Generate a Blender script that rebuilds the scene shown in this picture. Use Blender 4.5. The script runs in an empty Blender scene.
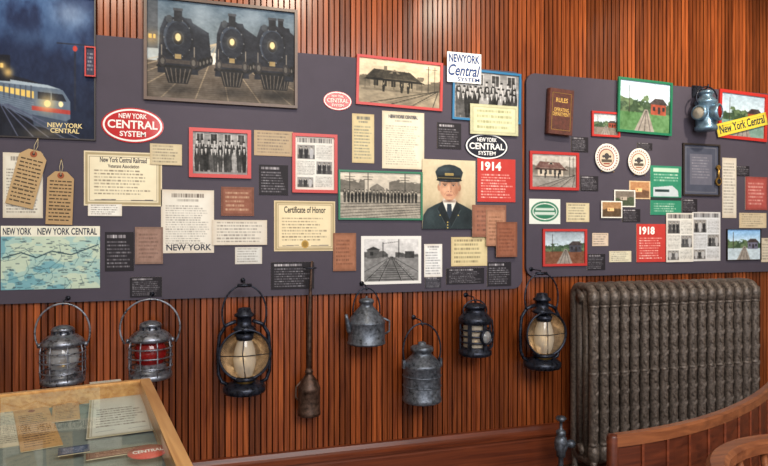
import bpy, math, random
import numpy as np
from mathutils import Vector, Matrix
random.seed(7); rng=np.random.default_rng(7)
D=3.07; H=1.35; FPX=600.0
TH=math.radians(17.0); cs,sn=math.cos(TH),math.sin(TH)
# ---------- survey helpers: photo measurement -> real place on wall / horizontal plane
def P(px,py,off=0.0):
    u=(px-384)/FPX; v=(233-py)/FPX
    t=(D-off)/(cs-u*sn)
    return t*(sn+u*cs), H+t*v
def scale_at(px,off=0.0):
    u=(px-384)/FPX
    return (D-off)/(cs-u*sn)/FPX      # metres per photo pixel
def F(px,py,z):
    t=(H-z)*FPX/(py-233); u=(px-384)/FPX
    return t*(sn+u*cs), -D+t*(cs-u*sn)
def lin(c):
    out=[]
    for v in c[:3]:
        v=v/255.0
        out.append(v/12.92 if v<=0.04045 else ((v+0.055)/1.055)**2.4)
    return tuple(out)
# ---------- materials
MATS={}
def new_mat(name):
    m=bpy.data.materials.new(name); m.use_nodes=True
    nt=m.node_tree; b=nt.nodes['Principled BSDF']
    MATS[name]=m
    return m,nt,b
def N(nt,t,**k):
    n=nt.nodes.new(t)
    for a,v in k.items(): setattr(n,a,v)
    return n
def simple(name,col,rough=0.5,metal=0.0,noise=0.0,nscale=30,bump=0.0,coat=0.0,rvar=0.0):
    m,nt,b=new_mat(name)
    b.inputs['Roughness'].default_value=rough; b.inputs['Metallic'].default_value=metal
    b.inputs['Coat Weight'].default_value=coat
    c=lin(col)
    b.inputs['Base Color'].default_value=(*c,1)
    tc=N(nt,'ShaderNodeTexCoord'); nz=N(nt,'ShaderNodeTexNoise')
    nz.inputs['Scale'].default_value=nscale; nz.inputs['Detail'].default_value=6; nz.inputs['Roughness'].default_value=.65
    nt.links.new(tc.outputs['Object'],nz.inputs['Vector'])
    if noise>0:
        r=N(nt,'ShaderNodeValToRGB')
        r.color_ramp.elements[0].position=0.36; r.color_ramp.elements[1].position=0.64
        r.color_ramp.elements[0].color=(*[x*(1-noise) for x in c],1)
        r.color_ramp.elements[1].color=(*[min(1,x*(1+noise)) for x in c],1)
        nt.links.new(nz.outputs['Fac'],r.inputs['Fac']); nt.links.new(r.outputs['Color'],b.inputs['Base Color'])
    if rvar>0:
        mr=N(nt,'ShaderNodeMapRange'); mr.inputs['From Min'].default_value=.35; mr.inputs['From Max'].default_value=.65
        mr.inputs['To Min'].default_value=max(.05,rough-rvar); mr.inputs['To Max'].default_value=min(1,rough+rvar)
        nt.links.new(nz.outputs['Fac'],mr.inputs['Value']); nt.links.new(mr.outputs[0],b.inputs['Roughness'])
    if bump>0:
        bp=N(nt,'ShaderNodeBump'); bp.inputs['Strength'].default_value=bump; bp.inputs['Distance'].default_value=0.002
        nt.links.new(nz.outputs['Fac'],bp.inputs['Height']); nt.links.new(bp.outputs['Normal'],b.inputs['Normal'])
    return m
def attr_mat(name,rough,coat=0):
    m,nt,b=new_mat(name)
    a=N(nt,'ShaderNodeAttribute'); a.attribute_name='Col'
    nt.links.new(a.outputs['Color'],b.inputs['Base Color'])
    b.inputs['Roughness'].default_value=rough; b.inputs['Coat Weight'].default_value=coat
    b.inputs['Specular IOR Level'].default_value=0.3
attr_mat('print',0.65); attr_mat('print_glazed',0.12)
def wood(name,c1,c2,board=0.0,rough=0.3,axis='Z',vmin=.5,vmax=1.45,spec=.5):
    m,nt,b=new_mat(name); L=nt.links
    b.inputs['Specular IOR Level'].default_value=spec
    tc=N(nt,'ShaderNodeTexCoord'); sep=N(nt,'ShaderNodeSeparateXYZ'); L.new(tc.outputs['Object'],sep.inputs[0])
    mp=N(nt,'ShaderNodeMapping')
    s={'Z':(60,60,2.5),'X':(2.5,60,60),'Y':(60,2.5,60)}[axis]
    mp.inputs['Scale'].default_value=s
    nz=N(nt,'ShaderNodeTexNoise'); nz.inputs['Scale'].default_value=1.0; nz.inputs['Detail'].default_value=6; nz.inputs['Distortion'].default_value=0.6
    if board>0:
        dv=N(nt,'ShaderNodeMath',operation='DIVIDE'); dv.inputs[1].default_value=board
        L.new(sep.outputs['X'],dv.inputs[0])
        fl=N(nt,'ShaderNodeMath',operation='FLOOR'); L.new(dv.outputs[0],fl.inputs[0])
        wn=N(nt,'ShaderNodeTexWhiteNoise',noise_dimensions='1D'); L.new(fl.outputs[0],wn.inputs['W'])
        ad=N(nt,'ShaderNodeVectorMath',operation='MULTIPLY_ADD')
        ad.inputs[1].default_value=(7,7,7)
        L.new(wn.outputs['Color'],ad.inputs[0]); L.new(tc.outputs['Object'],ad.inputs[2])
        L.new(ad.outputs[0],mp.inputs['Vector'])
    else:
        L.new(tc.outputs['Object'],mp.inputs['Vector'])
    L.new(mp.outputs[0],nz.inputs['Vector'])
    r=N(nt,'ShaderNodeValToRGB'); r.color_ramp.elements[0].position=0.3; r.color_ramp.elements[1].position=0.72
    r.color_ramp.elements[0].color=(*lin(c1),1); r.color_ramp.elements[1].color=(*lin(c2),1)
    L.new(nz.outputs['Fac'],r.inputs['Fac'])
    last=r.outputs['Color']
    if board>0:
        mr=N(nt,'ShaderNodeMapRange'); mr.inputs['To Min'].default_value=vmin; mr.inputs['To Max'].default_value=vmax
        L.new(wn.outputs['Value'],mr.inputs['Value'])
        mx=N(nt,'ShaderNodeVectorMath',operation='SCALE'); L.new(last,mx.inputs[0]); L.new(mr.outputs[0],mx.inputs['Scale'])
        last=mx.outputs[0]
        # base colour darkened along the joint and around the bead
        fr=N(nt,'ShaderNodeMath',operation='FRACT'); L.new(dv.outputs[0],fr.inputs[0])
        cr=N(nt,'ShaderNodeValToRGB'); e=cr.color_ramp.elements
        e[0].position=0; e[0].color=(.16,.13,.12,1); e[1].position=1; e[1].color=(.16,.13,.12,1)
        for pos,v in((.05,.35),(.09,1),(.43,1),(.465,.45),(.5,.95),(.535,.45),(.57,1),(.92,1),(.96,.5)):
            q=e.new(pos); q.color=(v,v,v,1)
        L.new(fr.outputs[0],cr.inputs['Fac'])
        mm=N(nt,'ShaderNodeVectorMath',operation='MULTIPLY'); L.new(last,mm.inputs[0]); L.new(cr.outputs['Color'],mm.inputs[1]); last=mm.outputs[0]
    L.new(last,b.inputs['Base Color'])
    b.inputs['Roughness'].default_value=rough
    bp=N(nt,'ShaderNodeBump'); bp.inputs['Strength'].default_value=0.2; bp.inputs['Distance'].default_value=0.001
    L.new(nz.outputs['Fac'],bp.inputs['Height']); L.new(bp.outputs['Normal'],b.inputs['Normal'])
def glass(name,tint,refl_rough=0.03,diff=0.0,dcol=(230,230,230),k=.9):
    # Schlick-type thin glass, identical from either side
    m=bpy.data.materials.new(name); m.use_nodes=True; MATS[name]=m
    nt=m.node_tree; nt.nodes.clear(); L=nt.links
    o=N(nt,'ShaderNodeOutputMaterial'); tr=N(nt,'ShaderNodeBsdfTransparent'); tr.inputs[0].default_value=(*lin(tint),1)
    gl=N(nt,'ShaderNodeBsdfGlossy'); gl.inputs['Roughness'].default_value=refl_rough
    lw=N(nt,'ShaderNodeLayerWeight'); lw.inputs['Blend'].default_value=.5
    pw=N(nt,'ShaderNodeMath',operation='POWER'); pw.inputs[1].default_value=5; L.new(lw.outputs['Facing'],pw.inputs[0])
    ma=N(nt,'ShaderNodeMath',operation='MULTIPLY_ADD'); ma.inputs[1].default_value=k; ma.inputs[2].default_value=.05; L.new(pw.outputs[0],ma.inputs[0])
    mx=N(nt,'ShaderNodeMixShader'); L.new(ma.outputs[0],mx.inputs[0])
    src=tr.outputs[0]
    if diff>0:
        df=N(nt,'ShaderNodeBsdfDiffuse'); df.inputs[0].default_value=(*lin(dcol),1)
        m2=N(nt,'ShaderNodeMixShader'); m2.inputs[0].default_value=diff
        L.new(tr.outputs[0],m2.inputs[1]); L.new(df.outputs[0],m2.inputs[2]); src=m2.outputs[0]
    L.new(src,mx.inputs[1]); L.new(gl.outputs[0],mx.inputs[2]); L.new(mx.outputs[0],o.inputs[0])
BW=0.058
wood('beadboard_wood',(96,42,19),(162,84,40),board=BW,rough=0.26,spec=.42)
wood('trim_wood',(84,36,20),(128,62,34),rough=0.3,axis='X')
wood('floor_wood',(70,40,25),(110,66,40),board=0.09,rough=0.4,axis='Y',vmin=.8,vmax=1.1)
wood('bench_wood',(66,30,20),(104,50,30),rough=0.3,axis='X',spec=.35)
wood('chair_wood',(104,58,36),(146,88,54),rough=0.3,axis='X',spec=.35)
wood('oak_wood',(178,122,62),(214,164,100),rough=0.35,axis='Y')
simple('panel_paint',(70,63,76),0.75,noise=0.05,nscale=8)
simple('plaster',(196,184,160),0.8,noise=0.05)
simple('red_frame',(190,46,40),0.4)
simple('green_frame',(20,112,78),0.4)
simple('blue_frame',(24,112,160),0.4)
simple('dark_frame',(48,40,38),0.4)
simple('brown_frame',(84,60,44),0.4,noise=0.2)
simple('tin',(132,136,146),0.34,metal=0.8,noise=0.5,nscale=45,bump=0.5,rvar=.14)
simple('galvanised',(104,110,120),0.42,metal=0.65,noise=0.5,nscale=55,bump=0.5,rvar=.15)
simple('dark_metal',(44,48,60),0.34,metal=0.65,noise=0.6,nscale=45,bump=0.5,rvar=.14)
simple('blue_metal',(116,144,164),0.3,metal=0.6,noise=0.4,bump=.3)
simple('rust_metal',(84,64,54),0.48,metal=0.6,noise=0.6,nscale=55,bump=0.6,rvar=.14)
simple('reflector',(200,184,164),0.26,metal=0.9,noise=0.4,nscale=20)
simple('brass',(190,150,80),0.3,metal=0.9)
simple('radiator_iron',(106,95,87),0.42,metal=0.4,noise=0.55,nscale=75,bump=1.0,rvar=.12)
simple('leather',(92,48,36),0.5,noise=0.3,nscale=60,bump=0.4)
simple('string',(200,185,150),0.8)
simple('case_felt',(124,132,124),0.9,noise=0.1)
simple('plate_white',(228,224,214),0.2,coat=.5)
glass('pane_glass',(248,252,250),k=.7)
glass('globe_glass',(235,240,245),0.05,0.3)
glass('red_glass',(200,60,50),0.05,0.45,(180,40,40))
glass('amber_globe',(245,238,222),0.05,0.42,(244,230,208))
# ---------- mesh builder
class MB:
    def __init__(s): s.v=[];s.f=[];s.mi=[];s.c=[];s.sm=[];s.ml=[]
    def mat(s,n):
        if n not in s.ml: s.ml.append(n)
        return s.ml.index(n)
    def add(s,v,f,mat,col=None,smooth=False,M=None):
        o=len(s.v)
        if M is not None: v=[tuple(M@Vector(p)) for p in v]
        s.v.extend([tuple(p) for p in v]); k=s.mat(mat)
        s.f.extend([tuple(i+o for i in q) for q in f]); s.mi.extend([k]*len(f)); s.sm.extend([smooth]*len(f))
        if col is None: s.c.extend([(1,1,1)]*len(v))
        elif len(col)==3 and not hasattr(col[0],'__len__'): s.c.extend([tuple(col)]*len(v))
        else: s.c.extend([tuple(c) for c in col])
    def box(s,x0,x1,y0,y1,z0,z1,mat,col=None,M=None):
        v=[(x,y,z) for x in(x0,x1) for y in(y0,y1) for z in(z0,z1)]
        f=[(0,1,3,2),(4,6,7,5),(0,4,5,1),(2,3,7,6),(0,2,6,4),(1,5,7,3)]
        s.add(v,f,mat,col,False,M)
    def lathe(s,prof,mat,seg=28,M=None,smooth=True,caps=True,sx=1,sy=1):
        v=[];f=[];n=len(prof)
        for r,z in prof:
            r=max(r,1e-5)
            for i in range(seg):
                a=2*math.pi*i/seg; v.append((r*math.cos(a)*sx,r*math.sin(a)*sy,z))
        for j in range(n-1):
            for i in range(seg):
                k=(i+1)%seg; f.append((j*seg+i,j*seg+k,(j+1)*seg+k,(j+1)*seg+i))
        if caps:
            f.append(tuple(range(seg))[::-1]); f.append(tuple((n-1)*seg+i for i in range(seg)))
        s.add(v,f,mat,None,smooth,M)
    def tube(s,pts,r,mat,seg=8,closed=False,M=None,flat=1.0):
        pts=[Vector(p) for p in pts]; n=len(pts)
        rs=r if hasattr(r,'__len__') else [r]*n
        v=[];f=[]; up=None
        for i in range(n):
            if closed: t=(pts[(i+1)%n]-pts[i-1])
            else: t=pts[min(i+1,n-1)]-pts[max(i-1,0)]
            t.normalize()
            if up is None:
                up=Vector((0,1,0)) if abs(t.y)<0.9 else Vector((1,0,0))
            a=t.cross(up)
            if a.length<1e-4: up=Vector((1,0,0)); a=t.cross(up)
            a.normalize(); b=a.cross(t).normalized(); up=b
            for k in range(seg):
                q=2*math.pi*k/seg
                v.append(pts[i]+a*math.cos(q)*rs[i]+b*math.sin(q)*rs[i]*flat)
        m=n if closed else n-1
        for i in range(m):
            j=(i+1)%n
            for k in range(seg):
                l=(k+1)%seg; f.append((i*seg+k,i*seg+l,j*seg+l,j*seg+k))
        if not closed:
            f.append(tuple(range(seg))[::-1]); f.append(tuple((n-1)*seg+k for k in range(seg)))
        s.add(v,f,mat,None,True,M)
    def ellipse(s,cx,cz,rx,rz,y0,y1,mat,col=None,seg=48):
        v=[];f=[]
        for y in(y0,y1):
            for i in range(seg):
                a=2*math.pi*i/seg; v.append((cx+rx*math.cos(a),y,cz+rz*math.sin(a)))
        for i in range(seg):
            k=(i+1)%seg; f.append((i,k,seg+k,seg+i))
        f.append(tuple(range(seg))); f.append(tuple(range(seg,2*seg))[::-1])
        s.add(v,f,mat,col)
    def build(s,name,loc=(0,0,0),rot=(0,0,0)):
        me=bpy.data.meshes.new(name); me.from_pydata(s.v,[],s.f)
        for n in s.ml: me.materials.append(MATS[n])
        me.polygons.foreach_set('material_index',s.mi); me.polygons.foreach_set('use_smooth',s.sm)
        ca=me.color_attributes.new(name='Col',type='FLOAT_COLOR',domain='POINT')
        a=np.ones((len(s.v),4),dtype=np.float32); a[:,:3]=np.array(s.c,dtype=np.float32)
        ca.data.foreach_set('color',a.ravel()); me.update()
        ob=bpy.data.objects.new(name,me); bpy.context.scene.collection.objects.link(ob)
        ob.location=loc; ob.rotation_euler=rot
        return ob
TC={}
def text_geo(s,bold=0.02,shear=0.0):
    k=(s,bold,shear)
    if k in TC: return TC[k]
    cu=bpy.data.curves.new('t','FONT'); cu.body=s; cu.size=1; cu.offset=bold; cu.resolution_u=3; cu.align_x='CENTER'; cu.shear=shear
    cu.space_line=0.85
    ob=bpy.data.objects.new('t',cu); bpy.context.scene.collection.objects.link(ob)
    dg=bpy.context.evaluated_depsgraph_get(); dg.update()
    me=bpy.data.meshes.new_from_object(ob.evaluated_get(dg))
    v=np.array([tuple(p.co)[:2] for p in me.vertices]); f=[tuple(p.vertices) for p in me.polygons]
    bpy.data.objects.remove(ob); bpy.data.meshes.remove(me); bpy.data.curves.remove(cu)
    if len(v)==0: v=np.zeros((1,2))
    v=v-v.min(0); v=v/np.maximum(v.max(0),1e-6)
    TC[k]=(v,f); return TC[k]
def add_text(mb,s,x0,x1,z0,z1,y,col,bold=0.02,mat='print',rot=0,arc=0,shear=0.0):
    v,f=text_geo(s,bold,shear)
    cx,cz=(x0+x1)/2,(z0+z1)/2; w,h=x1-x0,z1-z0; out=[]
    ca,sa=math.cos(rot),math.sin(rot)
    for a,b in v:
        X=(a-.5)*w; Z=(b-.5)*h*(1-arc*(2*a-1)**2)
        out.append((cx+X*ca-Z*sa,y,cz+X*sa+Z*ca))
    mb.add(out,f,mat,lin(col))
# ---------- raster painter for printed matter (stored as vertex colour)
class Cv:
    def __init__(s,w,h,bg=(235,230,215)):
        s.w,s.h=w,h; s.a=np.empty((h,w,3)); s.a[:]=bg
        s.X,s.Y=np.meshgrid((np.arange(w)+.5)/w,(np.arange(h)+.5)/h)
    def rect(s,x0,y0,x1,y1,c,al=1):
        m=(s.X>=x0)&(s.X<x1)&(s.Y>=y0)&(s.Y<y1); s.put(m,c,al)
    def put(s,m,c,al=1): s.a[m]=s.a[m]*(1-al)+np.array(c,float)*al
    def ell(s,cx,cy,rx,ry,c,al=1): s.put(((s.X-cx)/rx)**2+((s.Y-cy)/ry)**2<1,c,al)
    def soft(s,cx,cy,rx,ry,c,al=1):
        g=np.exp(-((((s.X-cx)/rx)**2+((s.Y-cy)/ry)**2)))[...,None]*al
        s.a=s.a*(1-g)+np.array(c,float)*g
    def glow(s,cx,cy,r,c,al=1):
        asp=s.h/s.w; s.soft(cx,cy,r,r/asp,c,al)
    def poly(s,pts,c,al=1):
        m=np.zeros(s.X.shape,bool); n=len(pts)
        for i in range(n):
            x1,y1=pts[i]; x2,y2=pts[(i+1)%n]
            if y1==y2: continue
            cond=((s.Y>=min(y1,y2))&(s.Y<max(y1,y2)))&(s.X<(x2-x1)*(s.Y-y1)/(y2-y1)+x1)
            m^=cond
        s.put(m,c,al)
    def line(s,x1,y1,x2,y2,wd,c,al=1):
        asp=s.h/s.w; dx,dy=x2-x1,(y2-y1)*asp; L=dx*dx+dy*dy+1e-9
        t=np.clip(((s.X-x1)*dx+(s.Y-y1)*asp*dy)/L,0,1)
        d=np.hypot(s.X-x1-t*dx,(s.Y-y1)*asp-t*dy); s.put(d<wd/2,c,al)
    def grad(s,y0,y1,c0,c1):
        t=np.clip((s.Y-y0)/(y1-y0),0,1)[...,None]; m=(s.Y>=y0)&(s.Y<=y1)
        g=np.array(c0,float)*(1-t)+np.array(c1,float)*t; s.a[m]=g[m]
    def fbm(s,n=5,oct=4):
        out=np.zeros((s.h,s.w)); amp=1;tot=0
        for k in range(oct):
            g=rng.random((n+1,n+1)); xi=np.linspace(0,n,s.w); yi=np.linspace(0,n,s.h)
            rows=np.array([np.interp(xi,np.arange(n+1),r) for r in g])
            o=np.array([np.interp(yi,np.arange(n+1),rows[:,j]) for j in range(s.w)]).T
            out+=o*amp; tot+=amp; amp*=.55; n*=2
        return out/tot
    def noise(s,amp=12,n=8,oct=4): s.a+=((s.fbm(n,oct)-.5)*2*amp)[...,None]
    def blur(s,k=1):
        for _ in range(k):
            p=np.pad(s.a,((1,1),(1,1),(0,0)),'edge')
            s.a=(p[:-2,1:-1]+p[2:,1:-1]+p[1:-1,:-2]+p[1:-1,2:]+2*p[1:-1,1:-1])/6
    def photo(s,bl=2,con=1.15,am=34):
        # photographic look: soft edges, mid-frequency mottling, vignette of the print, contrast
        s.blur(bl); s.noise(am*.6,6,3); s.noise(am,22,3)
        s.a=(s.a-128)*con+128; 
    def lines(s,x0,y0,x1,y1,n,c=(60,55,50),fill=.5,al=.75,just=False):
        dy=(y1-y0)/n
        for i in range(n):
            x=x0; end=x1 if just else x1-(x1-x0)*random.random()*.25
            while x<end:
                w=random.uniform(.02,.09)*(x1-x0)
                s.rect(x,y0+i*dy,min(x+w,end),y0+(i+fill)*dy,c,al*random.uniform(.4,1)); x+=w+.016*(x1-x0)
    def border(s,k,wd,c,al=1):
        asp=s.w/s.h
        m=((s.X>k)&(s.X<1-k)&(s.Y>k*asp)&(s.Y<1-k*asp)); k2=k+wd
        m2=((s.X>k2)&(s.X<1-k2)&(s.Y>k2*asp)&(s.Y<1-k2*asp)); s.put(m&~m2,c,al)
# painters
def age(c,col=(150,110,70),al=.25):
    d=np.minimum(np.minimum(c.X,1-c.X),np.minimum(c.Y,1-c.Y)); g=(np.exp(-d*14)*al*(.5+c.fbm(5,3)))[...,None]
    c.a=c.a*(1-g)+np.array(col,float)*g
def doc(bg=(232,224,202),ink=(90,82,76),n=9,head=True,m=.09,al=.6):
    n=int(n*1.35)+1
    def f(c):
        c.a[:]=bg
        y=.09
        if head: c.lines(.2,.06,.8,.13,1,ink,.9,.9,True); c.lines(.3,.15,.7,.2,1,ink,.7,.6,True); y=.25
        c.lines(m,y,1-m,.94,n,ink,.5,al); c.noise(8); age(c)
    return f
def label(bg=(34,30,36)):
    def f(c):
        c.a[:]=bg; c.lines(.08,.08,.7,.17,1,(225,220,225),.9,.9,True); c.lines(.08,.24,.92,.95,8,(205,203,210),.45,.6)
    return f
def cert(title_ink=(60,50,45),bg=(236,226,196),seal=None):
    def f(c):
        c.a[:]=bg; c.border(.02,.03,(160,146,110),.8); c.border(.065,.008,(110,96,70),.8)
        c.lines(.13,.34,.87,.82,8,(90,76,62),.45,.6)
        c.line(.14,.89,.4,.88,.008,(50,50,70)); c.line(.6,.89,.88,.885,.008,(50,50,70))
        if seal: c.ell(.5,.86,.06,.08,seal); c.ell(.5,.86,.04,.055,tuple(x*.8 for x in seal))
        c.noise(7); age(c,al=.2)
    return f
def plain(bg,ink=None,n=4,blk=None):
    def f(c):
        c.a[:]=bg; c.border(.05,.02,tuple(x*.75 for x in bg),.6)
        if ink: c.lines(.14,.18,.86,.88,int(n*1.4),ink,.5,.8)
        c.noise(14); c.noise(8,25,2); age(c,tuple(x*.5 for x in bg),.4)
    return f
def tone(c,t):
    l=c.a.mean(2,keepdims=True)
    if t=='bw': c.a=l*np.array([1,.99,.985])
    if t=='warm': c.a=l*np.array([1.03,.98,.9])
    if t=='sepia': c.a=l*np.array([1.06,.97,.82])
def matte(c,k,col):
    asp=c.w/c.h
    c.put(~((c.X>k)&(c.X<1-k)&(c.Y>k*asp)&(c.Y<1-k*asp)),col)
def person(c,x,h,w,hh,k,y1):
    # coat, shoulders, legs, face, hat
    c.poly([(x-w,h+hh*.42),(x-w*.75,h+hh*.22),(x-w*.25,h+hh*.17),(x+w*.25,h+hh*.17),(x+w*.75,h+hh*.22),(x+w,h+hh*.42),(x+w*.85,h+hh*.62),(x+w*.6,y1),(x-w*.6,y1),(x-w*.85,h+hh*.62)],(k,k,k+3))
    c.poly([(x-w*.2,h+hh*.17),(x+w*.2,h+hh*.17),(x,h+hh*.32)],(225,222,218)); c.line(x,h+hh*.5,x,y1,.003,(k+45,k+45,k+45))
    c.ell(x,h+hh*.1,w*.36,hh*.085,(198,190,180)); c.soft(x+w*.2,h+hh*.12,w*.2,hh*.05,(120,112,106),.7)
    c.poly([(x-w*.45,h+hh*.06),(x-w*.32,h),(x+w*.32,h),(x+w*.45,h+hh*.06)],(28,28,30))
def crowd(t='bw',mat=None,rows=1,sky=(205,205,205)):
    def f(c):
        c.grad(0,1,sky,(150,150,150)); c.rect(0,0,1,.32,(150,148,146))
        for k in range(16): c.rect(0,k*.03,1,k*.03+.006,(120,118,116))
        for k in range(4): c.rect(.06+k*.25,.03,.2+k*.25,.3,(190,188,185)); c.rect(.075+k*.25,.05,.185+k*.25,.28,(60,60,62)); c.line(.13+k*.25,.05,.13+k*.25,.28,.006,(180,178,176))
        c.rect(0,.82,1,1,(138,132,126)); c.noise(20,8)
        for r in range(rows):
            n=9+r*2
            for i in range(n):
                x=.07+i*.86/(n-1)+random.uniform(-.012,.012); h=.16+r*(.34/rows)+random.uniform(0,.05); k=random.choice([32,46,60,80,150])
                person(c,x,h,.048,.62,k,.9+.04*r)
        c.photo(1,1.1,26); tone(c,t)
        if mat: matte(c,.04,mat)
    return f
def lineup(t='bw'):
    def f(c):
        c.grad(0,.5,(205,205,202),(185,185,182))
        n=c.fbm(9,4); c.put((c.Y<.44)&(c.Y>.08+.5*n*((c.X>.3)&(c.X<.6))+ .2*n)&((c.X<.34)|(c.X>.56)),(92,92,90),.8)
        c.poly([(.36,.34),(.45,.24),(.54,.34),(.54,.5),(.36,.5)],(120,118,114))
        c.rect(0,.5,1,1,(160,157,150))
        for k in range(6): c.line(-.1,.7+k*.07,1.1,.64+k*.05,.008,(84,82,80)); 
        for k in range(40): c.line(-.1+k*.03,.7,-.16+k*.034,1,.004,(120,116,110),.6)
        for i in range(21): person(c,.06+i*.044,.38+random.uniform(-.015,.015),.019,.28,random.choice([30,40,55]),.66)
        for x in(.12,.34,.8): c.line(x,.02,x,.5,.008,(60,60,60)); c.line(x-.06,.1,x+.06,.1,.008,(60,60,60)); c.line(x-.05,.16,x+.05,.16,.006,(60,60,60))
        c.photo(1,1.1,26); tone(c,t)
    return f
def station(t='bw',mat=None,roof=(70,60,58),wall=(150,135,125),sky=(210,212,215),ground=(150,145,138),tr=True):
    def f(c):
        c.grad(0,.6,sky,tuple(x*.9 for x in sky))
        c.put(c.Y+.45*(c.fbm(9,4)-.5)>.4,tuple(x*.5 for x in wall),.7)
        c.rect(0,.62,1,1,ground); c.noise(20,10,3)
        c.poly([(.08,.42),(.18,.22),(.62,.24),(.76,.44)],roof)
        for k in range(9): c.line(.12+k*.07,.42,.2+k*.05,.23,.005,tuple(x*.75 for x in roof))
        c.rect(.3,.14,.34,.24,tuple(x*.8 for x in wall)); c.rect(.14,.42,.7,.68,wall); c.poly([(.36,.3),(.43,.2),(.5,.3)],tuple(x*.85 for x in wall)); c.rect(.405,.25,.455,.3,(50,50,50))
        for k in range(5): c.rect(.175+k*.105,.46,.24+k*.105,.61,tuple(min(255,x*1.3) for x in wall)); c.rect(.18+k*.105,.47,.235+k*.105,.6,(46,44,46)); c.line(.2075+k*.105,.47,.2075+k*.105,.6,.004,(170,165,160))
        c.poly([(.05,.47),(.1,.42),(.76,.43),(.82,.48)],tuple(x*.6 for x in roof))
        for k in range(7): c.line(.08+k*.115,.47,.08+k*.115,.68,.006,tuple(x*.6 for x in wall))
        c.rect(.03,.66,.84,.7,tuple(x*.8 for x in ground)); 
        if tr:
            for k in range(4): c.line(.98,.6,.0+k*.3,1.05,.01,(60,56,54))
            for k in range(12): c.line(.92-k*.07,.66+k*.028,1.0-k*.03,.68+k*.03,.006,(96,90,84),.7)
        for x in(.85,.93): c.line(x,.06,x,.66,.008,(55,55,55)); c.line(x-.03,.12,x+.03,.12,.006,(55,55,55))
        for x in(.3,.52,.6): person(c,x,.5,.018,.24,40,.72)
        c.photo(1,1.08,24); tone(c,t)
        if mat: matte(c,.05,mat)
    return f
def tracks(t='bw',mat=None):
    def f(c):
        c.grad(0,.45,(216,216,214),(196,196,194)); n=c.fbm(8,4); c.put((c.Y>.2+.3*n)&(c.Y<.46)&(abs(c.X-.5)>.06),(88,88,85))
        c.rect(0,.44,1,1,(134,130,124)); c.noise(22,20,3)
        for k in range(18):
            y=.46+.54*(k/17)**1.8; w=.02+.5*(y-.44)/.56
            c.rect(.5-w,y,.5+w,y+.012+.02*(y-.44),(84,80,76))
        for e in(-.42,-.2,.16,.36,-.7,.7): c.line(.5+e*.03,.44,.5+e*1.2,1.02,.014,(40,40,43)); c.line(.5+e*.03+.004,.44,.5+e*1.2+.012,1.02,.004,(210,208,205))
        c.rect(.1,.28,.3,.46,(90,88,85)); c.poly([(.08,.29),(.2,.22),(.32,.29)],(50,50,50)); c.rect(.15,.33,.2,.4,(40,40,42)); c.rect(.72,.32,.88,.46,(60,58,58)); c.line(.62,.08,.62,.45,.012,(50,50,50)); c.line(.36,.14,.36,.45,.012,(50,50,50)); c.line(.36,.16,.62,.12,.006,(60,60,60))
        c.photo(1,1.1,22); tone(c,t)
        if mat: matte(c,.05,mat)
    return f
def newspage(bg=(226,224,218)):
    def f(c):
        c.a[:]=bg; c.lines(.06,.03,.94,.12,1,(50,50,55),.95,.9,True)
        for (x0,y0,x1,y1) in((.06,.16,.5,.42),(.54,.46,.94,.7),(.06,.76,.46,.95)):
            c.rect(x0,y0,x1,y1,(150,148,146)); w=x1-x0; h=y1-y0; c.rect(x0,y0+h*.7,x1,y1,(90,90,90))
            for k in range(3): person(c,x0+w*(.2+.3*k),y0+h*.1,w*.13,h*.8,random.choice([40,70,180]),y1-h*.04)
        c.lines(.54,.16,.94,.43,11,(80,80,80),.5,.65,True); c.lines(.06,.46,.5,.73,11,(80,80,80),.5,.65,True); c.lines(.52,.75,.94,.95,8,(80,80,80),.5,.65,True)
        c.noise(12,20); age(c,al=.15)
    return f
def night(c):
    c.grad(0,1,(20,38,78),(14,26,50)); n=c.fbm(4,5)
    m=np.clip((n-.44)*5,0,1)*np.clip(1-c.Y*1.6,0,1); c.a=c.a*(1-m[...,None]*.7)+np.array([92,130,178.])*m[...,None]*.7
    c.soft(.75,.12,.2,.1,(170,192,220),.6); c.soft(.3,.3,.25,.06,(90,120,160),.4)
    c.poly([(0,.56),(.3,.6),(.62,.66),(.62,1),(0,1)],(18,22,36))
    c.poly([(0,.6),(.3,.62),(.5,.63),(.66,.66),(.74,.74),(.74,.86),(.64,.9),(.35,.88),(0,.78)],(92,108,128)); c.poly([(0,.6),(.3,.62),(.5,.63),(.64,.655),(.35,.645),(0,.63)],(160,176,190))
    c.poly([(0,.655),(.36,.68),(.36,.73),(0,.69)],(232,198,110)); 
    for k in range(6): c.rect(.05+k*.055,.64,.065+k*.055,.74,(70,80,96))
    for k in range(5): c.line(0,.715+k*.014,.36,.76+k*.014,.004,(130,144,160))
    c.poly([(.4,.68),(.66,.69),(.7,.74),(.4,.73)],(26,30,44)); c.line(.54,.68,.54,.73,.01,(110,124,140)); c.poly([(.34,.78),(.74,.8),(.74,.83),(.34,.81)],(170,60,56))
    c.ell(.5,.76,.035,.024,(255,240,180)); c.glow(.5,.76,.09,(255,225,150),.7)
    c.ell(.64,.76,.025,.02,(255,235,180)); c.poly([(.34,.84),(.72,.88),(.66,.95),(.36,.92)],(60,72,92))
    for k in range(5): c.line(.2+k*.16,1.0,.02+k*.02,.78,.012,(80,86,110))
    c.soft(.45,.97,.2,.04,(170,150,110),.4)
    c.rect(0,.44,.12,.62,(12,16,30)); c.rect(.02,.5,.05,.53,(240,200,110)); c.glow(.1,.56,.05,(240,200,120),.8); c.glow(.04,.515,.04,(240,200,120),.7)
    c.rect(.78,.34,.8,.8,(30,36,54)); c.ell(.79,.36,.025,.02,(190,60,50)); c.line(.6,.33,.98,.33,.012,(30,36,54))
    c.blur(2); c.noise(12,16); c.noise(8,40,2)
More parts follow.
